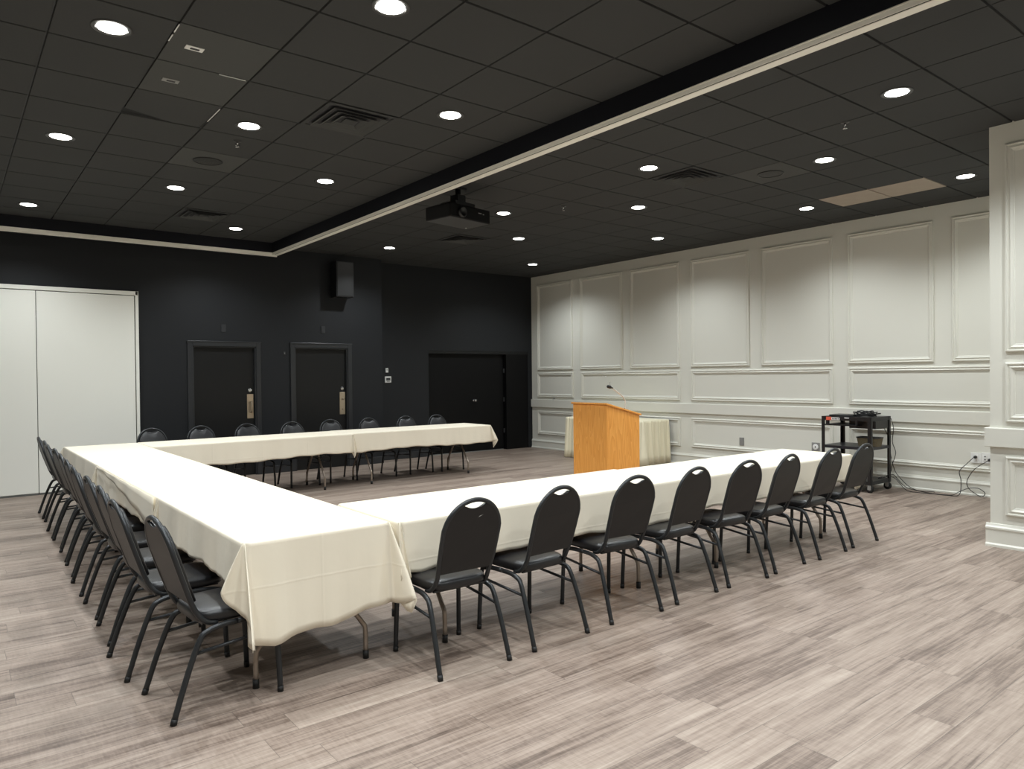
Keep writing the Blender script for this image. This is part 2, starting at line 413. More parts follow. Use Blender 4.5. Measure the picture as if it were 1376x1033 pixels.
v0 = make_vent()
for k, (x, y, lab) in enumerate(((2.64, 5.475, 'large square louvred ceiling vent at upper middle left, nearest to the camera'), (2.64, 9.72, 'dark square ceiling vent at far left above the folding panels'),
        (6.29, 4.905, 'square louvred ceiling vent in the right ceiling beside a downlight'), (6.29, 9.155, 'faint square ceiling vent behind the projector'))):
    e = v0 if k == 0 else copy_tree(v0); e.location = (x, y, ZC); tag(e, lab, 'vent', 'square ceiling vents')
for (x, y, lab) in ((2.033, 7.30, 'round dark speaker grille in the left ceiling'), (6.895, 4.297, 'round dark speaker grille in the right ceiling')):
    e = empty('ceiling_speaker', (x, y, ZC), 0, lab, 'speaker', 'round ceiling speakers')
    MB().lathe((0, 0, 0), [(.135, 0), (.135, -.006), (.122, -.009), (.118, -.004)], 32).build('rim', M['grid'], e)
    MB().lathe((0, 0, 0), [(.119, -.004), (.06, -.008), (.0001, -.009)], 32).build('grille', M['speaker'], e)
for (x, y, lab) in ((2.076, 6.541, 'tiny sprinkler head beside the left ceiling speaker tile'), (6.0, 3.04, 'small chrome sprinkler head in the right ceiling nearest the big downlight'), (6.09, 6.66, 'small sprinkler head above the projector side of the right ceiling')):
    e = empty('sprinkler', (x, y, ZC), 0, lab, 'sprinkler', 'ceiling sprinklers')
    MB().lathe((0, 0, 0), [(.034, 0), (.034, -.004), (.02, -.008), (.012, -.008)], 20).build('escutcheon', M['ringgrey'], e)
    MB().tube([(0, 0, 0), (0, 0, -.03)], .008).build('body', M['chrome'], e)
    b = MB(); b.tube([(-.012, 0, -.02), (-.014, 0, -.04), (0, 0, -.052)], .003, 6); b.tube([(.012, 0, -.02), (.014, 0, -.04), (0, 0, -.052)], .003, 6)
    b.lathe((0, 0, 0), [(.0001, -.052), (.018, -.052), (.018, -.055), (.0001, -.055)], 12); b.build('deflector', M['chrome'], e)

# projector
e = empty('ceiling_projector', (4.55, 6.72, 3.25), math.radians(10), 'black projector hanging from the ceiling right of the cream track', 'projector')
MB().box(-.31, .31, -.20, .20, 0, .15).build('body', [M['alcove']], e, bevel=.012)
MB().box(-.30, .30, -.19, .19, -.004, 0.002).build('bottom_cover', M['greyplastic'], e, bevel=.002)
MB().lathe((-.14, -.20, .065), [(.055, .01), (.055, -.03), (.045, -.035), (.04, -.02), (.0001, -.02)], 24, 'y').build('lens', M['blackplastic'], e)
b = MB(); b.box(-.15, .15, -.12, .12, .15, .21); b.box(-.06, .06, -.06, .06, .2, .3); b.tube([(0, 0, .14), (0, 0, .385)], .03, 14); b.box(-.07, .07, -.07, .07, .37, .385); b.build('mount', M['blackmetal'], e)
b = MB(); b.lathe((.25, .13, -.006), [(.0001, -.002), (.008, -.001), (.009, .004)], 12); b.build('indicator', M['white'], e)
b = MB(); b.box(.12, .17, -.203, -.199, .09, .10); b.box(.19, .21, -.203, -.199, .085, .095); b.build('port', M['greyplate'], e)

# black speaker box on the back wall
e = empty('wall_speaker', (5.33, YL, 2.89), 0, 'tall black speaker box fixed high on the black back wall', 'speaker')
MB().box(-.16, .16, -.27, -.03, 0, .60).build('cabinet', M['blackmetal'], e, bevel=.006)
MB().box(-.145, .145, -.278, -.268, .015, .585).build('grille', M['blackplastic'], e, bevel=.003)
MB().box(-.05, .05, -.04, 0, .2, .4).build('bracket', M['blackmetal'], e)

# ------------------------------------------------------------------ wall mouldings
PROF = [(0, 0), (0, .020), (.008, .026), (.016, .026), (.021, .015), (.030, .017), (.042, .024), (.050, .016), (.058, .008), (.066, .007), (.070, 0)]
tn = [2]
def moulding(X, ya, yb, za, zb):
    """picture-frame moulding on a wall plane x=X facing -x"""
    tn[0] += 1; b = MB(); n = len(PROF); vs = []
    for ins, h in PROF:
        vs += [(X-h, ya+ins, za+ins), (X-h, yb-ins, za+ins), (X-h, yb-ins, zb-ins), (X-h, ya+ins, zb-ins)]
    b.add(vs, [(i*4+k, i*4+(k+1) % 4, (i+1)*4+(k+1) % 4, (i+1)*4+k) for i in range(n-1) for k in range(4)])
    return struct(b.build('trim_%d' % tn[0], M['trim']))
ups = [(10.60, 11.683), (9.249, 10.383), (7.92, 9.052), (6.561, 7.684), (5.208, 6.345), (3.887, 4.995), (2.56, 3.673)]
for a, c in ups: moulding(XR, a, c, 1.65, 3.447)
for a, c in ((10.59, 11.69), (7.918, 10.36), (5.212, 7.686), (2.56, 4.986)):
    moulding(XR, a, c, 1.085, 1.592); moulding(XR, a, c, .30, .79)
for a, c in ((1.13, 2.233), (-.2, .92), (-1.5, -.4)):
    moulding(XC, a, c, 1.685, 3.458); moulding(XC, a, c, 1.085, 1.596); moulding(XC, a, c, .284, .791)
def rail(name, m, X, ya, yb, prof):
    b = MB(); vs = []
    for y in (ya, yb): vs += [(X-h, y, z) for h, z in prof]
    n = len(prof); b.add(vs, [(k, k+1, n+k+1, n+k) for k in range(n-1)]); b.add([vs[k] for k in range(n)], [tuple(range(n))]); b.add([vs[n+k] for k in range(n)], [tuple(range(n))])
    return struct(b.build(name, m))
RP = [(0, .868), (.028, .868), (.032, .872), (.032, 1.028), (.028, 1.034), (0, 1.034)]
tn[0] += 1; rail('trim_%d' % tn[0], M['trim'], XR, YC, YR, RP)
tn[0] += 1; rail('trim_%d' % tn[0], M['trim'], XC, Y0, YC+.032, [(h*1.1, z) for h, z in RP])
BP = [(0, 0), (.030, 0), (.030, .018), (.018, .03), (.018, .135), (.026, .142), (.026, .155), (.014, .166), (.008, .182), (0, .184)]
rail('baseboard_right', M['trim'], XR, YC, YR, BP); rail('baseboard_projecting', M['trim'], XC, Y0, YC+.03, [(h, z*1.1) for h, z in BP])
# returns of rail + baseboard round the projecting corner
for nm, prof in (('trim_90', [(h*1.1, z) for h, z in RP]), ('trim_91', [(h, z*1.1) for h, z in BP])):
    b = MB(); vs = []
    for x in (XC, XR): vs += [(x, YC+h, z) for h, z in prof]
    n = len(prof); b.add(vs, [(k, k+1, n+k+1, n+k) for k in range(n-1)]); struct(b.build(nm, M['trim']))
# black baseboards on the back wall
struct(MB().box(2.3, D1[0]-.08, YL-.014, YL, 0, .12).build('baseboard_back', M['black_frame'], bevel=.004))
struct(MB().box(D1[1]+.08, D2[0]-.08, YL-.014, YL, 0, .12).build('baseboard_middle', M['black_frame'], bevel=.004))
struct(MB().box(D2[1]+.08, XJ, YL-.014, YL, 0, .12).build('baseboard_far', M['black_frame'], bevel=.004))
struct(MB().box(XJ, AL[0]-.02, YR-.014, YR, 0, .12).build('baseboard_alcove', M['black_frame'], bevel=.004))

# ------------------------------------------------------------------ doors
def door(n, D, lever):
    e = empty('door_%d' % n, ((D[0]+D[1])/2, YL, 0)); struct(e); w = (D[1]-D[0])/2; h = D[3]
    MB().box(-w, w, .045, .09, 0.004, h).build('door_leaf', M['black_door'], e)
    b = MB()
    for x0, x1 in ((-w-.075, -w), (w, w+.075)): b.box(x0, x1, -.022, 0, 0, h+.075)
    b.box(-w, w, -.022, 0, h, h+.075)
    b.box(-w-.082, w+.082, -.030, 0, h+.06, h+.082)
    for x0, x1 in ((-w, -w+.02), (w-.02, w)): b.box(x0, x1, -.006, .045, 0, h)
    b.box(-w, w, -.006, .045, h-.02, h)
    b.build('door_frame', M['black_frame'], e, bevel=.004)
    x = w-.085
    p = MB().box(x-.05, x+.05, .036, .046, .90, 1.285).build('pull_plate', M['brass'], e, bevel=.003)
    if lever:
        b = MB(); b.tube([(x+.005, .04, 1.16), (x+.005, -.005, 1.16), (x+.005, -.012, 1.14), (x+.005, -.012, 1.02), (x+.005, -.005, 1.0), (x+.005, .04, 1.0)], .014, 8)
    else:
        b = MB(); b.lathe((x+.005, .04, 1.17), [(.018, 0), (.018, -.03), (.0001, -.032)], 14, 'y'); b.box(x-.004, x+.016, .0, .04, .985, 1.0)
    b.build('handle', M['brass'], p, bevel=.0)
    MB().lathe((x, .046, 1.345), [(.034, 0), (.034, -.014), (.024, -.02), (.0001, -.021)], 20, 'y').build('deadbolt', M['chrome'], e)
    for z in (.3, 1.05, 1.75): MB().box(-w+.004, -w+.02, .03, .046, z, z+.1).build('hinge', M['ink'], e)
    return e
door(1, D1, True); door(2, D2, False)
# back wall small items
def plate(name, x, y, z, w, h, m, lab, cat, extra=None, d=.01):
    e = empty(name, (x, y, z), 0, lab, cat)
    MB().box(-w/2, w/2, -d, 0, -h/2, h/2).build('cover', m, e, bevel=.002)
    if extra: extra(e)
    return e
plate('wall_plate', 3.41, YL, 2.315, .075, .12, M['black_frame'], 'small black cover plate on the wall above the left black door', 'wall plate', lambda e: MB().box(-.02, .02, -.013, -.009, -.03, .03).build('insert', M['ink'], e))
plate('wall_plate', 5.04, YL, 2.345, .075, .12, M['black_frame'], 'small black cover plate on the wall above the right black door', 'wall plate', lambda e: MB().box(-.02, .02, -.013, -.009, -.03, .03).build('insert', M['ink'], e))
plate('wall_sensor', 4.37, YL, 1.94, .03, .05, M['greyplastic'], 'tiny dark sensor on the wall between the two black doors', 'sensor', lambda e: MB().box(-.006, .006, -.014, -.009, -.006, .006).build('button', M['greyplate'], e))
def th(e):
    MB().box(-.042, .042, -.028, -.018, -.018, .032).build('screen', M['greyplastic'], e)
    MB().box(-.03, .03, -.028, -.019, -.04, -.03).build('button_strip', M['greyplate'], e)
plate('wall_thermostat', 6.44, YR, 1.49, .125, .115, M['white'], 'white square thermostat with a grey screen on the black wall', 'thermostat', th, .022)
plate('wall_sensor', 6.42, YR, 1.66, .05, .08, M['white'], 'small white box on the black wall just above the thermostat', 'sensor', lambda e: MB().lathe((0, -.02, .01), [(.012, 0), (.01, -.006), (.0001, -.008)], 12, 'y').build('lens', M['greyplate'], e), .02)
# alcove doors
e = empty('door_3', ((AL[0]+AL[1])/2, YR+.12, 0)); struct(e); hw = (AL[1]-AL[0])/2
MB().box(-hw, .62, -.04, -.002, .018, 2.04).build('door_leaf', M['alcove'], e, bevel=.003)
MB().box(.66, hw, -.11, -.002, .0, 2.04).build('side_leaf', M['alcove'], e, bevel=.003)
MB().box(-hw, .62, -.045, -.02, 0, .014).build('threshold', M['greyplate'], e)
MB().box(-hw, hw, -.115, -.0, 1.985, 2.04).build('head_rail', M['black_door'], e)
b = MB(); b.lathe((-.12, -.04, 1.045), [(.03, 0), (.03, -.006), (.012, -.012), (.012, -.035), (.028, -.045), (.03, -.06), (.02, -.07), (.0001, -.072)], 20, 'y'); b.build('door_knob', M['chrome'], e)
for z in (.35, 1.0, 1.6): MB().box(.63, .65, -.06, -.035, z, z+.09).build('hinge', M['greyplastic'], e)

# white folding panels
b_edges = [-3.1, -1.45, -.235, .975, 2.165]
for k in range(4):
    xa, xb = b_edges[k], b_edges[k+1]
    e = empty('room_divider', ((xa+xb)/2, YL-.045, 0), 0, ['off-white folding wall panel outside the left edge', 'off-white folding wall panel at the far left edge of the photo', 'off-white folding wall panel cut by the left photo edge, left of the seam', 'off-white folding wall panel right of the seam, next to the black wall'][k], 'wall panel', 'white folding wall panels')
    w = (xb-xa)/2
    MB().box(-w+.004, w-.004, 0, .044, .025, 2.735).build('panel_face', M['panel'], e, bevel=.004)
    MB().box(-w+.004, w-.004, -.004, .04, .0, .022).build('bottom_seal', M['seam'], e)
b = MB(); b.box(-3.1, 2.21, YL-.058, YL, 2.745, 2.80); b.box(2.172, 2.21, YL-.058, YL, 0, 2.80)
tn[0] += 1; struct(b.build('trim_%d' % tn[0], M['panel'], bevel=.004))

# ------------------------------------------------------------------ outlets on the grey wall (facing -x)
def xplate(name, y, z, w, h, m, lab, cat, extra=None):
    e = empty(name, (XR, y, z), 0, lab, cat)
    MB().box(-.012, 0, -w/2, w/2, -h/2, h/2).build('cover', m, e, bevel=.002)
    if extra: extra(e)
    return e
xplate('wall_outlet', 6.712, .455, .08, .125, M['greyplate'], 'plain grey cover plate on the low wall panel right of the skirted table', 'outlet', lambda e: MB().box(-.015, -.01, -.02, .02, -.035, .035).build('socket', M['greyplate'], e, bevel=.001))
def rnd(e):
    MB().lathe((-.012, 0, 0), [(.042, 0), (.042, -.006), (.036, -.008), (.0001, -.008)], 24, 'x').build('round_socket', M['white'], e)
    MB().box(-.022, -.018, -.006, .006, -.012, .012).build('slot', M['ink'], e)
xplate('wall_outlet', 5.477, .455, .12, .125, M['greyplate'], 'grey square outlet plate with a round white socket left of the cart', 'outlet', rnd)
def plug(e):
    MB().box(-.018, -.011, -.02, .02, -.035, .035).build('socket', M['white'], e, bevel=.002)
xplate('wall_outlet', 3.41, .465, .115, .125, M['white'], 'white wall outlet with one black plug, farther from the projecting wall', 'outlet', plug)
def dup_(e):
    for yy in (.035, -.035): MB().box(-.018, -.011, yy-.018, yy+.018, -.035, .035).build('socket', M['white'], e, bevel=.002)
    for zz in (-.018, .018): MB().box(-.0195, -.0175, .028, .042, zz-.008, zz+.008).build('slot', M['ink'], e)
    MB().box(-.0195, -.0175, -.046, -.024, -.005, .025).build('switch_slot', M['ink'], e)
xplate('wall_outlet', 3.275, .472, .15, .13, M['white'], 'white double wall outlet beside the projecting wall', 'outlet', dup_)
e = empty('wall_hook', (XR-.026, 11.149, 1.06), 0, 'tiny metal hook below the wall panel at the far end of the grey wall', 'hook')
b = MB(); b.lathe((0, 0, 0), [(.018, .0), (.018, -.006), (.0001, -.008)], 14, 'x'); b.tube(smooth_path([(-.004, 0, 0), (-.03, 0, -.01), (-.035, 0, -.03), (-.02, 0, -.04)], 4), .004, 6); b.build('hook_body', M['greyplate'], e)
for k, y in enumerate((9.771, 9.692)):
    o = MB().lathe((0, 0, 0), [(.012, .0), (.011, -.004), (.0001, -.006)], 12, 'x').build('wall_peg', M['white'], loc=(XR, y, 1.505))
    tag(o, ['left', 'right'][k] + ' one of two tiny white pegs in the wall panel above the lectern', 'peg', 'pair of white pegs')

# ------------------------------------------------------------------ chairs (local: rear feet on y=0, front +y)
def arch(w, z0, zs, ztop, n=14):
    """inverted U outline in (x,z)"""
    pts = [(-w*.93, z0), (-w*.98, z0+(zs-z0)*.4), (-w, zs)]
    for k in range(1, n):
        a = PI - PI*k/n; pts.append((w*math.cos(a), zs+(ztop-zs)*math.sin(a)))
    pts += [(w, zs), (w*.98, z0+(zs-z0)*.4), (w*.93, z0)]
    return pts
def yb(z): return .135 - .150*((z-.42)/.48) - .012*math.sin(PI*min(1, max(0, (z-.42)/.48)))
def make_chair():
    root = empty('banquet_chair', (0, 0, 0))
    # back frame
    A = arch(.172, .47, .715, .888, 16)
    pts = [(x, yb(z), z) for x, z in A]
    low = [(-.166, .215, .398), (-.167, .18, .402), (-.168, .150, .42)]
    pts = low + pts + [(-x, y, z) for x, y, z in reversed(low)]
    MB().tube(smooth_path(pts, 2), .0125, 10).build('back_frame', M['chairmetal'], root)
    # back pad: outline with a hand-hold dip below the top tube
    def outline(w, z0, zs, zt, dipw, dip):
        o = []
        for x, z in arch(w, z0, zs, zt, 28):
            if abs(x) < dipw and z > zs: z -= dip*math.cos(x/dipw*PI/2)**.55
            o.append((x, z))
        return o
    def pad(w, z0, zs, zt, front, thick, bulge, name, m, bev, dip=.036):
        # rings shrink towards the middle so the pad is cushioned
        O = outline(w, z0, zs, zt, .062, dip); c = (0, (z0+zt)/2); b = MB(); b.smooth = True; n = len(O); vs = []
        rings = [(1, 0), (1, .55), (.985, .85), (.955, 1), (.8, 1+bulge*.5), (.5, 1+bulge), (.2, 1+bulge)]
        for s, d in rings:
            for x, z in O:
                X = x*s; Z = c[1]+(z-c[1])*s; vs.append((X, yb(Z)+front+thick*d, Z))
        b.add(vs, [(i*n+k, i*n+(k+1) % n, (i+1)*n+(k+1) % n, (i+1)*n+k) for i in range(len(rings)-1) for k in range(n)])
        e = (len(rings)-1)*n; b.add([vs[e+k] for k in range(n)], [tuple(range(n))]); b.smooth = False
        b.add([vs[k] for k in range(n)], [tuple(range(n-1, -1, -1))])
        return b.build(name, m, root)
    pad(.166, .500, .715, .880, -.010, .012, 0, 'back_panel', M['vinyl_back'], 0)
    pad(.162, .506, .715, .876, .003, .026, .35, 'backrest', M['vinyl'], 0, .038)
    # seat: rounded trapezoid, domed
    b = MB(); b.smooth = True; N = 48; O = []
    for k in range(N):
        a = 2*PI*k/N; ca, sa = math.cos(a), math.sin(a); ex = .42
        x = abs(ca)**ex*math.copysign(1, ca); y = abs(sa)**ex*math.copysign(1, sa)
        O.append((x*(.190+.014*y), .312+.193*y))
    rings = [(.90, .402), (.96, .405), (.99, .412), (1.0, .428), (.995, .440), (.97, .449), (.92, .455), (.75, .460), (.5, .464), (.2, .465)]
    vs = [((x)*s, .312+(y-.312)*s, z) for s, z in rings for x, y in O]
    b.add(vs, [(i*N+k, i*N+(k+1) % N, (i+1)*N+(k+1) % N, (i+1)*N+k) for i in range(len(rings)-1) for k in range(N)])
    e = (len(rings)-1)*N; b.add([vs[e+k] for k in range(N)], [tuple(range(N))]); b.add([vs[k] for k in range(N)], [tuple(range(N-1, -1, -1))])
    b.build('seat', M['vinyl'], root)
    MB().box(-.16, .16, .15, .47, .394, .403).build('seat_plate', M['chairmetal'], root)
    for s in (-1, 1):
        rear = smooth_path([(s*.215, 0, .004), (s*.208, .065, .20), (s*.200, .125, .345), (s*.196, .165, .375), (s*.190, .225, .386), (s*.186, .30, .387)], 4)
        front = smooth_path([(s*.207, .498, .004), (s*.203, .49, .20), (s*.198, .478, .355), (s*.192, .445, .378), (s*.188, .39, .386), (s*.186, .30, .387)], 4)
        for P_, fy in ((rear, 0), (front, .498)):
            l = MB().tube(P_, .0135, 10).build('leg', M['chairmetal'], root)
            d = P_[1]-P_[0]; d.normalize()
            MB().tube([P_[0]-Vector((0, 0, .004)), P_[0]+d*.024], .0148, 10).build('foot_cap', M['rubber'], l)
        MB().tube([(s*.203, .098, .285), (s*.203, .488, .318)], .008, 8).build('stretcher', M['chairmetal'], root)
    return root
chair0 = make_chair(); first = [True]
def place_chair(x, y, rz, label, group):
    e = chair0 if first[0] else copy_tree(chair0); first[0] = False
    e.location = (x, y, 0); e.rotation_euler = (0, 0, rz); tag(e, label, 'chair', group); return e
# scratch only on the nearest chair of the right row: add after copying

RR = [((592, 915), 1.928, 3.051, 2.358, 3.038), (0, 2.541, 3.042, 2.961, 3.066), (0, 3.183, 3.072, 3.599, 3.044), (0, 3.788, 3.063, 4.213, 3.065),
      (0, 4.379, 3.066, 4.777, 3.036), (0, 4.948, 3.055, 5.361, 3.067), (0, 5.577, 3.055, 6.017, 3.058), (0, 6.192, 3.079, 6.601, 3.074)]
rlab = ['black banquet chair with a pale scratch on its back, nearest in the right row',
        'black banquet chair in the right row, second from the near end',
        'black banquet chair in the right row, third from the near end, turned slightly',
        'black banquet chair in the right row, fourth from the near end',
        'black banquet chair in the right row, fourth from the cart end',
        'black banquet chair in the right row, third from the cart end',
        'black banquet chair in the right row, second from the cart end',
        'black banquet chair at the far end of the right row, overlapping the black cart']
ch_r = []
for k, (_, ax, ay, bx, by) in enumerate(RR):
    ang = math.atan2(by-ay, bx-ax)
    ch_r.append(place_chair((ax+bx)/2, (ay+by)/2, ang, rlab[k], 'chairs along the right row of tables'))
LR = [(.753, 3.624, 4), (.694, 4.266, 1.5), (.725, 4.885, -1), (.735, 5.45, 1), (.735, 6.09, 0), (.765, 6.72, -1), (.785, 7.29, -1), (.805, 7.90, 2), (.80, 8.44, 0), (.83, 9.03, -1), (.835, 9.69, 0)]
ordn = ['nearest to the camera', 'second from the near corner', 'third from the near corner', 'fourth from the near corner', 'fifth from the near corner', 'sixth, in the middle of the row',
        'fifth from the far end', 'fourth from the far end', 'third from the far end', 'second from the far end', 'farthest, in front of the white folding panels']
for k, (x, y, a) in enumerate(LR):
    place_chair(x, y, -PI/2+math.radians(a), 'black banquet chair in the left row, ' + ordn[k], 'chairs along the left row of tables')
BR = [2.12, 2.73, 3.35, 3.98, 4.62, 5.24, 5.93, 6.50]
bl = ['leftmost in the back row, beside the white panel edge', 'second from the left in the back row, before the left black door', 'third from the left in the back row, below the left door handle',
      'fourth from the left in the back row, before the right black door', 'fifth from the left in the back row, below the right door handle', 'sixth from the left in the back row, below the thermostat',
      'seventh from the left in the back row, left of the black alcove', 'rightmost in the back row, before the black alcove']
for k, x in enumerate(BR):
    place_chair(x, 10.32+(-.05 if k == 3 else 0)+(.04 if k in (4, 6) else 0), PI+math.radians([2, -1, 1, 0, -2, 1, 0, -1][k]), 'black banquet chair ' + bl[k], 'chairs along the back row of tables')
b = MB(); b.add([(-.018, 0, -.006), (-.004, 0, .004), (.018, 0, .009), (-.002, 0, .001), (-.010, 0, -.001)], [(0, 1, 4), (1, 2, 3), (1, 3, 4)])
sc = b.build('scratch', M['scratch'], ch_r[0], fixn=False); zz = .795; sc.location = (.035, yb(zz)-.0118, zz); tag(sc, 'pale scratch')

# ------------------------------------------------------------------ folding tables
def make_table(x0, x1, y0, y1, along, label, rot=0, legs=(.33, .33)):
    cx, cy = (x0+x1)/2, (y0+y1)/2
    L = (x1-x0) if along == 'x' else (y1-y0); W = (y1-y0) if along == 'x' else (x1-x0)
    L -= .03; W -= .03
    e = empty('folding_table', (cx, cy, 0), (0 if along == 'x' else PI/2)+rot, label, 'table', 'folding tables under the ivory cloths')
    MB().box(-L/2, L/2, -W/2, W/2, .715, .738).build('tabletop', M['board'], e, bevel=.004)
    b = MB(); b.box(-L/2+.04, L/2-.04, -W/2+.04, -W/2+.06, .685, .715); b.box(-L/2+.04, L/2-.04, W/2-.06, W/2-.04, .685, .715)
    b.box(-L/2+.04, -L/2+.06, -W/2+.06, W/2-.06, .685, .715); b.box(L/2-.06, L/2-.04, -W/2+.06, W/2-.06, .685, .715); b.build('apron', M['legmetal'], e)
    for s, ins in ((-1, legs[0]), (1, legs[1])):
        X = s*(L/2-ins)
        for t in (-1, 1):
            l = MB().tube(smooth_path([(X, t*.105, .69), (X, t*.105, .45), (X, t*.125, .41), (X, t*.27, .21), (X, t*.295, .16), (X, t*.297, .03)], 3), .0135, 10).build('leg', M['legmetal'], e)
            MB().tube([(X, t*.297, 0), (X, t*.297, .045)], .0165, 10).build('foot_cap', M['rubber'], l)
        b = MB(); b.tube([(X, -.105, .47), (X, .105, .47)], .010, 8); b.tube([(X, -.105, .66), (X, .105, .66)], .010, 8); b.build('crossbar', M['legmetal'], e)
        MB().tube([(X, 0, .47), (X-s*.32, 0, .69)], .009, 8).build('brace', M['legmetal'], e)
    return e

def cloth(x0, x1, y0, y1, drops, label, rot=0, corner=None, seed=0, wave=1., tight='', S2=None):
    """drops: S (y0 side), E (x1), N (y1), W (x0). corner: per corner dart direction override"""
    rnd_ = random.Random(seed); cx, cy = (x0+x1)/2, (y0+y1)/2; a, c = (x1-x0)/2, (y1-y0)/2; z = .747
    S, Ee, N, Wd = drops; corner = corner or {}
    cols = []   # (base xy, [ (dx,dy) per unit depth function ], length)
    ph = [rnd_.uniform(0, 6) for _ in range(8)]
    def side(p0, p1, nrm, d, k, d2=None):
        n = max(6, int((Vector(p1)-Vector(p0)).length/.03)); d2 = d if d2 is None else d2
        for i in range(n+1):
            s = i/n; x = p0[0]+(p1[0]-p0[0])*s; y = p0[1]+(p1[1]-p0[1])*s; L = (Vector(p1)-Vector(p0)).length*s
            w = .018*math.sin(L*9+ph[k])+.012*math.sin(L*21+ph[k+1])+.008*math.sin(L*47+ph[k])
            edge = min(1, s*n/4, (1-s)*n/4); w *= edge*wave*(0 if 'SENW'[k] in tight else 1)
            dd = (d+(d2-d)*s)*(1+.05*math.sin(L*3.1+ph[k])*edge + .02*math.sin(L*17)*edge)
            o = max(.006, (.004 if 'SENW'[k] in tight else .045)+w)
            cols.append(((x, y), (nrm[0]*o, nrm[1]*o), dd, nrm, edge))
    def cornerf(p, nA, nB, dA, dB, key):
        D = corner.get(key, None)
        bis = Vector(D if D else (nA[0]+nB[0], nA[1]+nB[1])).normalized(); per = Vector((-bis.y, bis.x))
        if per.dot(Vector(nA)) < 0: per = -per
        if dA < .05 or dB < .05:
            return
        n = 26
        for i in range(1, n):
            u = i/n; th = u*PI/2; Lc = min(dA/max(math.cos(th), 1e-3), dB/max(math.sin(th), 1e-3))
            k1, k2 = (.50, .46) if not D else (.30, .26)
            r = (k1*(1-abs(4*u-1))**.9 if u < .5 else k2*(1-abs(4*u-3))**.9) 
            r = max(r, .10*math.sin(PI*u))
            q = (.30 if not D else .10)*math.cos(PI*u)*math.sin(PI*u)*2
            off = bis*r + per*q
            tA, tB = [(.004 if {(0, -1): 'S', (1, 0): 'E', (0, 1): 'N', (-1, 0): 'W'}[q_] in tight else .035) for q_ in (nA, nB)]
            base_o = Vector(nA)*tA*(1-u)+Vector(nB)*tB*u
            off = off+base_o
            v = math.sqrt(max(.02, 1-min(.7, off.length)**2))
            cols.append(((p[0], p[1]), (off.x, off.y), Lc*v, None, 1))
    sw, se, ne, nw = (-a, -c), (a, -c), (a, c), (-a, c)
    side(sw, se, (0, -1), S, 0, S2); cornerf(se, (0, -1), (1, 0), S2 or S, Ee, 'SE')
    side(se, ne, (1, 0), Ee, 1); cornerf(ne, (1, 0), (0, 1), Ee, N, 'NE')
    side(ne, nw, (0, 1), N, 2); cornerf(nw, (0, 1), (-1, 0), N, Wd, 'NW')
    side(nw, sw, (-1, 0), Wd, 3); cornerf(sw, (-1, 0), (0, -1), Wd, S, 'SW')
    K = 12; b = MB(); b.smooth = True; n = len(cols); vs = []
    R = .008
    levels = [0, .004, .014, .03] + [.03+(1-.03)*k/K for k in range(1, K+1)]
    for lv_i, t in enumerate(levels):
        for (p, o, d, nn, ed) in cols:
            dep = d*t if lv_i > 2 else min(d*.9, (0, .002, .008)[lv_i])
            if lv_i == 3: dep = min(d, .02)
            if lv_i > 3: dep = .02+(d-.02)*((t-.03)/.97) if d > .02 else d
            ox, oy = o
            f = dep*(1.08-.12*t)                                        # offset per depth, easing
            nl = Vector((ox, oy)); dirn = nl.normalized() if nl.length > 1e-6 else nl
            rr = R*min(1, lv_i/2.)
            vs.append((p[0]+ox*f+dirn.x*rr, p[1]+oy*f+dirn.y*rr, z-dep))
    b.add(vs, [(i*n+k, i*n+(k+1) % n, (i+1)*n+(k+1) % n, (i+1)*n+k) for i in range(len(levels)-1) for k in range(n)])
    b.smooth = False
    b.add([vs[k] for k in range(n)], [tuple(range(n))])
    o = b.build('tablecloth', M['cloth'], fixn=False, loc=(cx, cy, 0), solid=.0015)
    o.rotation_euler = (0, 0, rot)
    tag(o, label, 'tablecloth', 'ivory tablecloths'); return o

g = .0
XL0, XL1 = 1.10, 1.86
make_table(XL0, XL1, 3.45, 5.12, 'y', 'folding table at the near left corner, its bent legs showing below the cloth', legs=(.10, .3))
make_table(XL0, XL1, 5.16, 7.56, 'y', 'folding table in the middle of the left row, hidden under cloth')
make_table(XL0, XL1, 7.60, 9.93, 'y', 'folding table at the far left corner of the U, hidden under cloth')
make_table(1.92, 4.31, 3.42, 4.14, 'x', 'folding table of the right row standing nearer to the camera', legs=(.30, .42))
make_table(4.35, 6.74, 3.40, 4.10, 'x', 'folding table of the right row at the cart end', legs=(.38, .40))
make_table(1.92, 4.42, 9.22, 9.95, 'x', 'folding table of the back row, left one below the black doors', rot=math.radians(1.2), legs=(.33, .35))
make_table(4.48, 6.86, 9.31, 10.02, 'x', 'folding table of the back row, right one below the thermostat', legs=(.30, .36))
ca = cloth(XL0, XL1, 3.45, 5.135, (.48, .27, .02, .23), 'ivory cloth over the near left corner table, hanging lowest at its front', seed=1, wave=1.35, tight='N', S2=.425)
cb_ = cloth(XL0, XL1, 5.145, 7.57, (.20, .24, .20, .225), 'ivory cloth over the middle table of the left row, with a diagonal hem', seed=2, wave=1.35, tight='NS', corner={'SW': (-1, -.15), 'NW': (-1, .15), 'SE': (1, -.1), 'NE': (1, .1)})
cc = cloth(XL0, XL1, 7.58, 9.92, (.20, .02, .26, .22), 'ivory cloth over the far left corner table beside the white panels', seed=3, wave=1.35, tight='SE', corner={'SW': (-1, -.15)})
cd = cloth(1.905, 4.325, 3.41, 4.145, (.268, .20, .26, .27), 'ivory cloth over the nearer table of the right row', seed=4, tight='WE', corner={'SE': (.1, -1), 'SW': (-.05, -1)})
ce = cloth(4.335, 6.76, 3.39, 4.105, (.25, .27, .26, .20), 'ivory cloth over the right row table at the cart end', seed=5, tight='W', corner={'SW': (-.1, -1)})
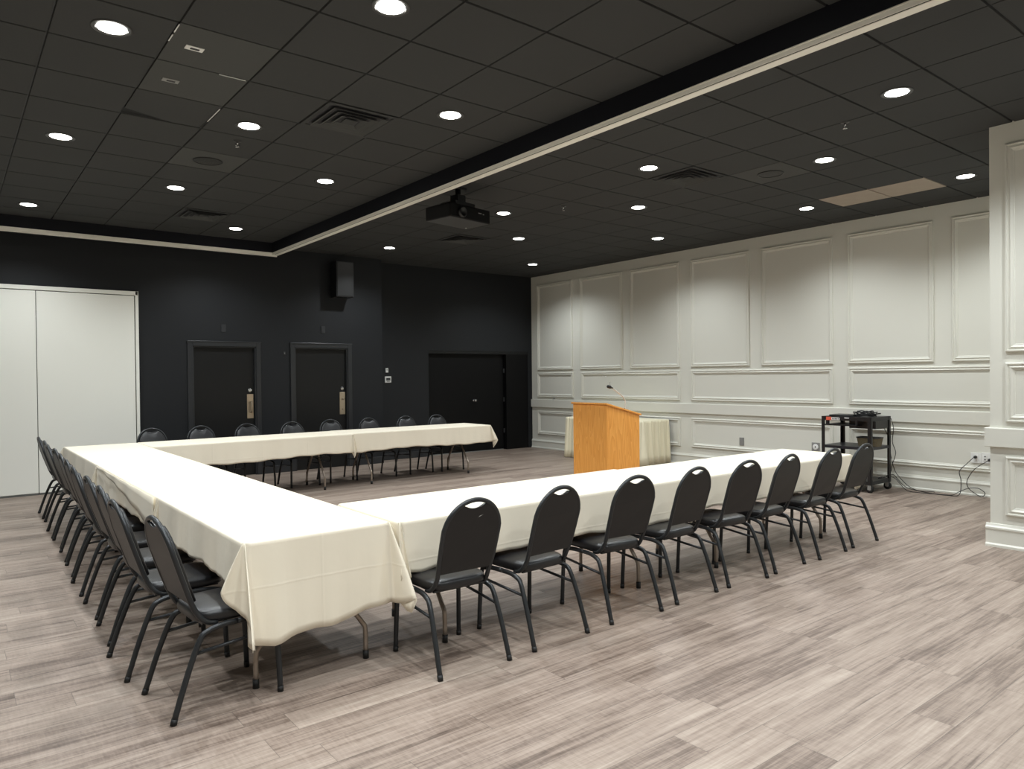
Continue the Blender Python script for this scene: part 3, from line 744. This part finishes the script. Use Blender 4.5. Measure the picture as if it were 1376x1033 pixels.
cf = cloth(1.89, 4.44, 9.20, 9.96, (.262, .22, .26, .02), 'ivory cloth over the left table of the back row, below the black doors', seed=6, tight='WE', rot=math.radians(1.2), corner={'SE': (.1, -1)})
cg = cloth(4.47, 6.87, 9.30, 10.03, (.262, .27, .26, .22), 'ivory cloth over the right table of the back row, its corner hanging free', seed=7, tight='W', corner={'SW': (-.1, -1)})
# second layer with diagonal hem on the middle left cloth
b = MB(); Pg = []
for k in range(5):
    row = []
    for i in range(41):
        s = i/40; y = 7.50-2.28*s; dd = .012+.215*s**1.5; t = k/4
        row.append((XL0-.022-.05*dd*t-.004*math.sin(s*30)*t, y, .744-dd*t))
    Pg.append(row)
fl = MB().grid(Pg); 
o = fl.build('hem_flap', M['cloth'], fixn=False, solid=.002); o.parent = cb_; o.matrix_parent_inverse = Matrix.Translation(-Vector(cb_.location)); 

# ------------------------------------------------------------------ lectern
e = empty('lectern', (5.90, 5.757, 0), 0, 'golden oak lectern with a slanted top standing beyond the right row of tables', 'lectern')
LW_, LD = .556, .545
def ztop(x): return 1.185-.135*x/.545
b = MB(); b.box(0, .02, 0, LW_, 0, 1.183); b.build('front_panel', M['oak'], e, bevel=.002)
for y in (0, LW_-.02):
    b = MB(); b.add([(.02, y, 0), (LD, y, 0), (LD, y, ztop(LD)), (.02, y, ztop(.02)), (.02, y+.02, 0), (LD, y+.02, 0), (LD, y+.02, ztop(LD)), (.02, y+.02, ztop(.02))],
          [(0, 1, 2, 3), (7, 6, 5, 4), (0, 4, 5, 1), (1, 5, 6, 2), (2, 6, 7, 3), (3, 7, 4, 0)]); b.build('side_panel', M['oak'], e, bevel=.001)
b = MB(); xa, xb = -.018, LD+.02
b.add([(x, y, ztop(x)+h) for h in (.0, .02) for x, y in ((xa, -.018), (xb, -.018), (xb, LW_+.018), (xa, LW_+.018))], [(3, 2, 1, 0), (4, 5, 6, 7), (0, 1, 5, 4), (1, 2, 6, 5), (2, 3, 7, 6), (3, 0, 4, 7)])
b.build('top', M['oak'], e, bevel=.003)
MB().box(.02, LD-.02, .02, LW_-.02, .72, .74).build('shelf', M['oak'], e)
MB().box(.02, LD-.02, .02, LW_-.02, .05, .07).build('shelf', M['oak'], e)
m_ = empty('microphone', (6.31-5.90, 5.87-5.757, ztop(.41)+.02)); m_.parent = e
K_ = .967
pp = [(6.53, 1.114), (6.545, 1.195), (6.525, 1.235), (6.494, 1.269), (6.40, 1.325), (6.314, 1.372)]
pp = [((x*K_-6.31), 0, (z-1.52)*K_+1.52-(ztop(.41)+.02)) for x, z in pp]; pp[0] = (pp[0][0], 0, 0)
MB().lathe((pp[0][0], 0, 0), [(.022, 0), (.022, .008), (.010, .012), (.008, .03)], 16).build('mic_base', M['blackplastic'], m_)
MB().tube(smooth_path(pp, 5), .0075, 8).build('gooseneck', M['neck'], m_)
q = Vector(pp[-1]); d = Vector((-1, 0, .25)).normalized()
MB().tube([q-d*.01, q+d*.02, q+d*.03, q+d*.07, q+d*.08], .01, 12, rads=[.009, .011, .019, .019, .012]).build('mic_head', M['blackplastic'], m_)
MB().tube(smooth_path([q+d*.03+Vector((0, 0, .01)), q+d*.04+Vector((0, 0, .045)), q+d*.035+Vector((.005, 0, .06))], 4), .003, 6).build('mic_clip', M['chrome'], m_)

# ------------------------------------------------------------------ skirted table
sx0, sx1, sy0, sy1 = 9.17, 9.84, 8.10, 10.03
e = empty('folding_table', ((sx0+sx1)/2, (sy0+sy1)/2, 0), 0, 'table wrapped in a pleated ivory skirt against the grey wall behind the lectern', 'table')
hx, hy = (sx1-sx0)/2-.02, (sy1-sy0)/2-.02
MB().box(-hx, hx, -hy, hy, .72, .745).build('tabletop', M['board'], e, bevel=.003)
for sx in (-1, 1):
    for sy in (-1, 1):
        l = MB().tube([(sx*(hx-.08), sy*(hy-.2), .02), (sx*(hx-.08), sy*(hy-.2), .72)], .0135, 8).build('leg', M['legmetal'], e)
# cloth top + skirt
o = MB().box(-hx-.006, hx+.006, -hy-.006, hy+.006, .746, .752).build('tablecloth', M['skirt'], loc=((sx0+sx1)/2, (sy0+sy1)/2, 0), bevel=.003)
tag(o, 'flat ivory cloth on top of the skirted table behind the lectern', 'tablecloth')
per = []; hx2, hy2 = hx+.014, hy+.014
path = [(hx2, -hy2), (-hx2, -hy2), (-hx2, hy2), (hx2, hy2)]
acc = 0; rr_ = random.Random(5)
for i in range(3):
    p0, p1 = Vector(path[i]), Vector(path[i+1]); L = (p1-p0).length; n = int(L/.012); nr = Vector(((p1-p0).y, -(p1-p0).x)).normalized()
    if nr.dot((p0+p1)/2) < 0: nr = -nr
    for k in range(n+1):
        per.append((p0+(p1-p0)*k/n, nr, acc+L*k/n))
    acc += L
rows = []
for t in (0, .05, .08, .2, .4, .6, .8, 1):
    row = []
    for p, nr, s in per:
        f = .017*math.sin(s*78+2*math.sin(s*5))*(.5+.5*math.sin(s*31)) if t > 0 else 0
        g_ = .024*math.sin(s*44+1.5*math.sin(s*7))*t**.7
        # corners flare
        cdist = min((p-Vector(c)).length for c in path[1:3]); fl_ = .05*t*math.exp(-(cdist/.15)**2)+.02*t
        off = f*(1 if t > .04 else .3)+g_+fl_
        q = p+nr*off
        q = Vector((min(q.x, hx2+.0), q.y))
        row.append((q.x, q.y, .75-.74*t))
    rows.append(row)
o = MB().grid(rows).build('table_skirt', M['skirt'], fixn=False, solid=.0015, loc=((sx0+sx1)/2, (sy0+sy1)/2, 0))
tag(o, 'pleated ivory table skirt hanging to the floor behind the lectern', 'table skirt')

# ------------------------------------------------------------------ AV cart
cx0, cx1, cy0, cy1 = 9.14, 9.68, 4.32, 4.97
e = empty('utility_cart', ((cx0+cx1)/2, (cy0+cy1)/2, 0), 0, 'black metal utility cart on casters loaded with cables by the grey wall', 'cart')
hx, hy = (cx1-cx0)/2, (cy1-cy0)/2
for sx in (-1, 1):
    for sy in (-1, 1):
        b = MB(); X, Y = sx*hx, sy*hy
        b.box(min(X, X-sx*.045), max(X, X-sx*.045), min(Y, Y-sy*.004), max(Y, Y-sy*.004), .10, .955)
        b.box(min(X, X-sx*.004), max(X, X-sx*.004), min(Y, Y-sy*.045), max(Y, Y-sy*.045), .10, .955)
        b.build('post', M['blackmetal'], e)
        c = empty('caster', (X-sx*.03, Y-sy*.03, 0)); c.parent = e
        MB().lathe((-.016, 0, .048), [(.0001, 0), (.020, 0), (.034, .002), (.048, .004), (.048, .028), (.034, .030), (.020, .032), (.0001, .032)], 24, 'x').build('wheel', M['rubber'], c)
        b = MB(); b.lathe((-.0185, 0, .048), [(.0001, 0), (.016, 0), (.016, .037), (.0001, .037)], 16, 'x'); b.build('hub', M['greyplate'], c)
        b = MB(); b.box(-.024, -.020, -.022, .022, .04, .105); b.box(.020, .024, -.022, .022, .04, .105); b.box(-.024, .024, -.025, .025, .098, .104); b.build('fork', M['greyplate'], c)
def shelf(z, lip, up, m='blackmetal'):
    b = MB(); b.box(-hx+.005, hx-.005, -hy+.005, hy-.005, z-.003, z)
    z0, z1 = (z, z+lip) if up else (z-lip, z)
    b.box(-hx+.004, -hx+.007, -hy+.005, hy-.005, z0, z1); b.box(hx-.007, hx-.004, -hy+.005, hy-.005, z0, z1)
    b.box(-hx+.005, hx-.005, -hy+.004, -hy+.007, z0, z1); b.box(-hx+.005, hx-.005, hy-.007, hy-.004, z0, z1)
    b.build('shelf', M[m], e)
shelf(.955, .05, False); shelf(.575, .035, False, 'navymetal'); shelf(.145, .045, False)
b = MB(); b.box(-hx-.03, hx-.12, -hy+.17, hy-.06, .838, .856); b.box(-hx+.0, -hx+.02, hy-.1, hy-.06, .85, .92); b.box(-hx, -hx+.02, -hy+.17, -hy+.2, .85, .92); b.build('pull_out_tray', M['blackmetal'], e)
lb = MB().box(-hx-.0015, -hx+.001, hy-.135, hy-.065, .905, .948).build('label', M['red'], e); tag(lb, 'orange-red sticker')
lb = MB().box(-hx-.0015, -hx+.001, hy-.245, hy-.136, .908, .942).build('label', M['white'], e); tag(lb, 'white printed sticker')
b = MB(); 
for k in range(5): b.box(-hx-.0025, -hx-.001, hy-.235+k*.019, hy-.223+k*.019, .917, .933)
b.build('print', M['ink'], lb)
lb2 = MB().box(-hx-.0015, -hx+.001, -hy+.28, -hy+.34, .935, .945).build('label', M['white'], e)
o = MB().box(-.17, .17, -.17, .17, 0, .10).build('power_supply', M['blackplastic'], bevel=.006, loc=(9.42, 4.47, .806)); 
o.parent = e; o.location = (9.40-e.location.x, 4.475-e.location.y, .806); tag(o, 'black box hanging under the top shelf')
# things on the cart
o = empty('video_player', (9.36, 4.76, .957), math.radians(4), 'flat black electronic box lying on top of the cart at its left side', 'electronic device')
MB().box(-.15, .15, -.15, .15, 0, .018).build('body', M['blackplastic'], o, bevel=.004)
MB().box(-.1515, -.149, -.10, .0, .006, .012).build('display', M['greyplastic'], o)
rc = random.Random(11)
def cable_pile(cx, cy, z, R, n, hgt):
    b = MB()
    for k in range(n):
        r1, r2 = R*rc.uniform(.5, 1), R*rc.uniform(.35, .8); rot = rc.uniform(0, PI); pts = []
        for i in range(25):
            a = 2*PI*i/22; x, y = r1*math.cos(a), r2*math.sin(a)
            pts.append((cx+x*math.cos(rot)-y*math.sin(rot)+rc.uniform(-.006, .006), cy+x*math.sin(rot)+y*math.cos(rot), z+.006+hgt*(k/n)+.012*math.sin(a*2+k)**2))
        b.tube(smooth_path(pts, 2), .0055, 6)
    return b
o = cable_pile(9.37, 4.50, .957, .17, 9, .06).build('coiled_cable', M['blackplastic']); tag(o, 'tangled pile of black cables heaped on the cart top', 'cable')
b = MB(); b.tube(smooth_path([(9.40, 4.37, .965), (9.38, 4.40, .975), (9.35, 4.34, .995), (9.33, 4.30, 1.0)], 5), .009, 8); b.box(9.32, 9.335, 4.285, 4.30, .993, 1.009)
o = b.build('adapter_cable', M['blackplastic']); tag(o, 'stiff black cable end sticking up at the right of the cart top', 'cable')
# basket on the middle shelf
o = empty('basket', (9.36, 4.44, .576), 0, 'small brown woven basket with a dark rim on the middle shelf of the cart', 'basket')
b = MB(); vs = []
for z, s in ((0, .86), (.11, 1.0), (.11, .93), (.008, .80)): vs += [(sx*.075*s, sy*.135*s, z) for sx, sy in ((-1, -1), (1, -1), (1, 1), (-1, 1))]
b.add(vs, [(i*4+k, i*4+(k+1) % 4, (i+1)*4+(k+1) % 4, (i+1)*4+k) for i in range(3) for k in range(4)] + [(3, 2, 1, 0), (12, 13, 14, 15)]); b.build('basket_body', M['wicker'], o)
b = MB(); c4 = [(-.076, -.136, .112), (.076, -.136, .112), (.076, .136, .112), (-.076, .136, .112)]
for k in range(4): b.tube([c4[k], c4[(k+1) % 4]], .007, 8)
b.build('rim', M['ink'], o)
# cords
def cord(name, pts, r, lab, plug_at=None):
    if plug_at:
        e_ = empty(name, pts[0], 0, lab, 'cord'); o0 = Vector(pts[0])
        MB().tube([Vector(p)-o0 for p in smooth_path(pts, 7)], r, 6).build('wire', M['blackplastic'], e_)
        q = Vector(plug_at)-o0; MB().tube([q, q+Vector((-.02, 0, 0)), q+Vector((-.04, 0, -.006))], .017, 12, rads=[.018, .018, .009]).build('plug', M['blackplastic'], e_)
        return e_
    o_ = MB().tube(smooth_path(pts, 7), r, 6).build(name, M['blackplastic']); tag(o_, lab, 'cord'); return o_
fz = .006
cord('power_cord', [(9.845, 3.414, .477), (9.84, 3.487, .395), (9.85, 3.574, .291), (9.86, 3.562, .182), (9.80, 3.545, .05), (9.72, 3.55, fz), (9.66, 3.62, fz), (9.655, 3.749, fz), (9.69, 3.866, fz), (9.745, 3.994, fz),
      (9.74, 4.12, .05), (9.74, 4.24, .16), (9.73, 4.30, .26), (9.725, 4.345, .46), (9.72, 4.35, .62), (9.66, 4.40, .80), (9.57, 4.42, .90)], .0045,
     'thin black cord from the single plug outlet along the floor up to the cart', (9.898, 3.412, .478))
cord('power_cord', [(9.845, 3.262, .446), (9.84, 3.402, .335), (9.85, 3.488, .19), (9.84, 3.474, .10), (9.86, 3.40, .03), (9.85, 3.33, fz), (9.86, 3.30, .05), (9.85, 3.36, .10), (9.84, 3.44, .10), (9.84, 3.52, .07), (9.80, 3.58, .03), (9.735, 3.61, fz), (9.68, 3.70, fz),
      (9.665, 3.80, fz), (9.62, 3.95, fz), (9.64, 4.08, fz), (9.72, 4.18, .03), (9.74, 4.30, .14), (9.735, 4.42, .16)], .0045,
     'thin looping black cord from the double outlet across the floor to the cart', (9.893, 3.258, .452))
cord('power_cord', [(9.50, 4.40, .151), (9.62, 4.36, .16), (9.70, 4.30, .19), (9.72, 4.25, .13), (9.74, 4.16, .04), (9.76, 4.02, fz), (9.80, 3.93, fz), (9.83, 3.88, fz), (9.80, 3.84, fz)], .0045,
     'short black cord trailing from the bottom shelf of the cart to the floor')
cord('power_cord', [(9.64, 4.30, .93), (9.69, 4.29, .80), (9.70, 4.31, .62), (9.725, 4.28, .48), (9.71, 4.31, .34), (9.66, 4.33, .20), (9.56, 4.42, .152)], .0045,
     'black cord hanging down the right side of the cart to its bottom shelf')

# ------------------------------------------------------------------ camera and colour
H = 1.52; yaw, pit, rol = math.radians(51.7726), math.radians(-.62804), math.radians(-.60186)
Fv = Vector((math.cos(yaw)*math.cos(pit), math.sin(yaw)*math.cos(pit), math.sin(pit)))
r = Vector((math.sin(yaw), -math.cos(yaw), 0)); u = r.cross(Fv)
r2 = r*math.cos(rol)+u*math.sin(rol); u2 = -r*math.sin(rol)+u*math.cos(rol)
cam = bpy.data.cameras.new('camera'); co = bpy.data.objects.new('camera', cam); COL.objects.link(co)
cam.sensor_fit = 'HORIZONTAL'; cam.sensor_width = 36; cam.lens = 36*968.08/1376; cam.clip_start = .05
Mx = Matrix((r2, u2, -Fv)).transposed().to_4x4(); Mx.translation = (0, 0, H); co.matrix_world = Mx
scn.camera = co
w = bpy.data.worlds.new('world'); scn.world = w; w.use_nodes = True
w.node_tree.nodes['Background'].inputs[0].default_value = (.02, .02, .02, 1)
vs_ = scn.view_settings; scn.display_settings.display_device = 'sRGB'
vs_.view_transform = 'Standard'; vs_.look = 'None'; vs_.gamma = 1; vs_.use_curve_mapping = False; vs_.exposure = 0.5
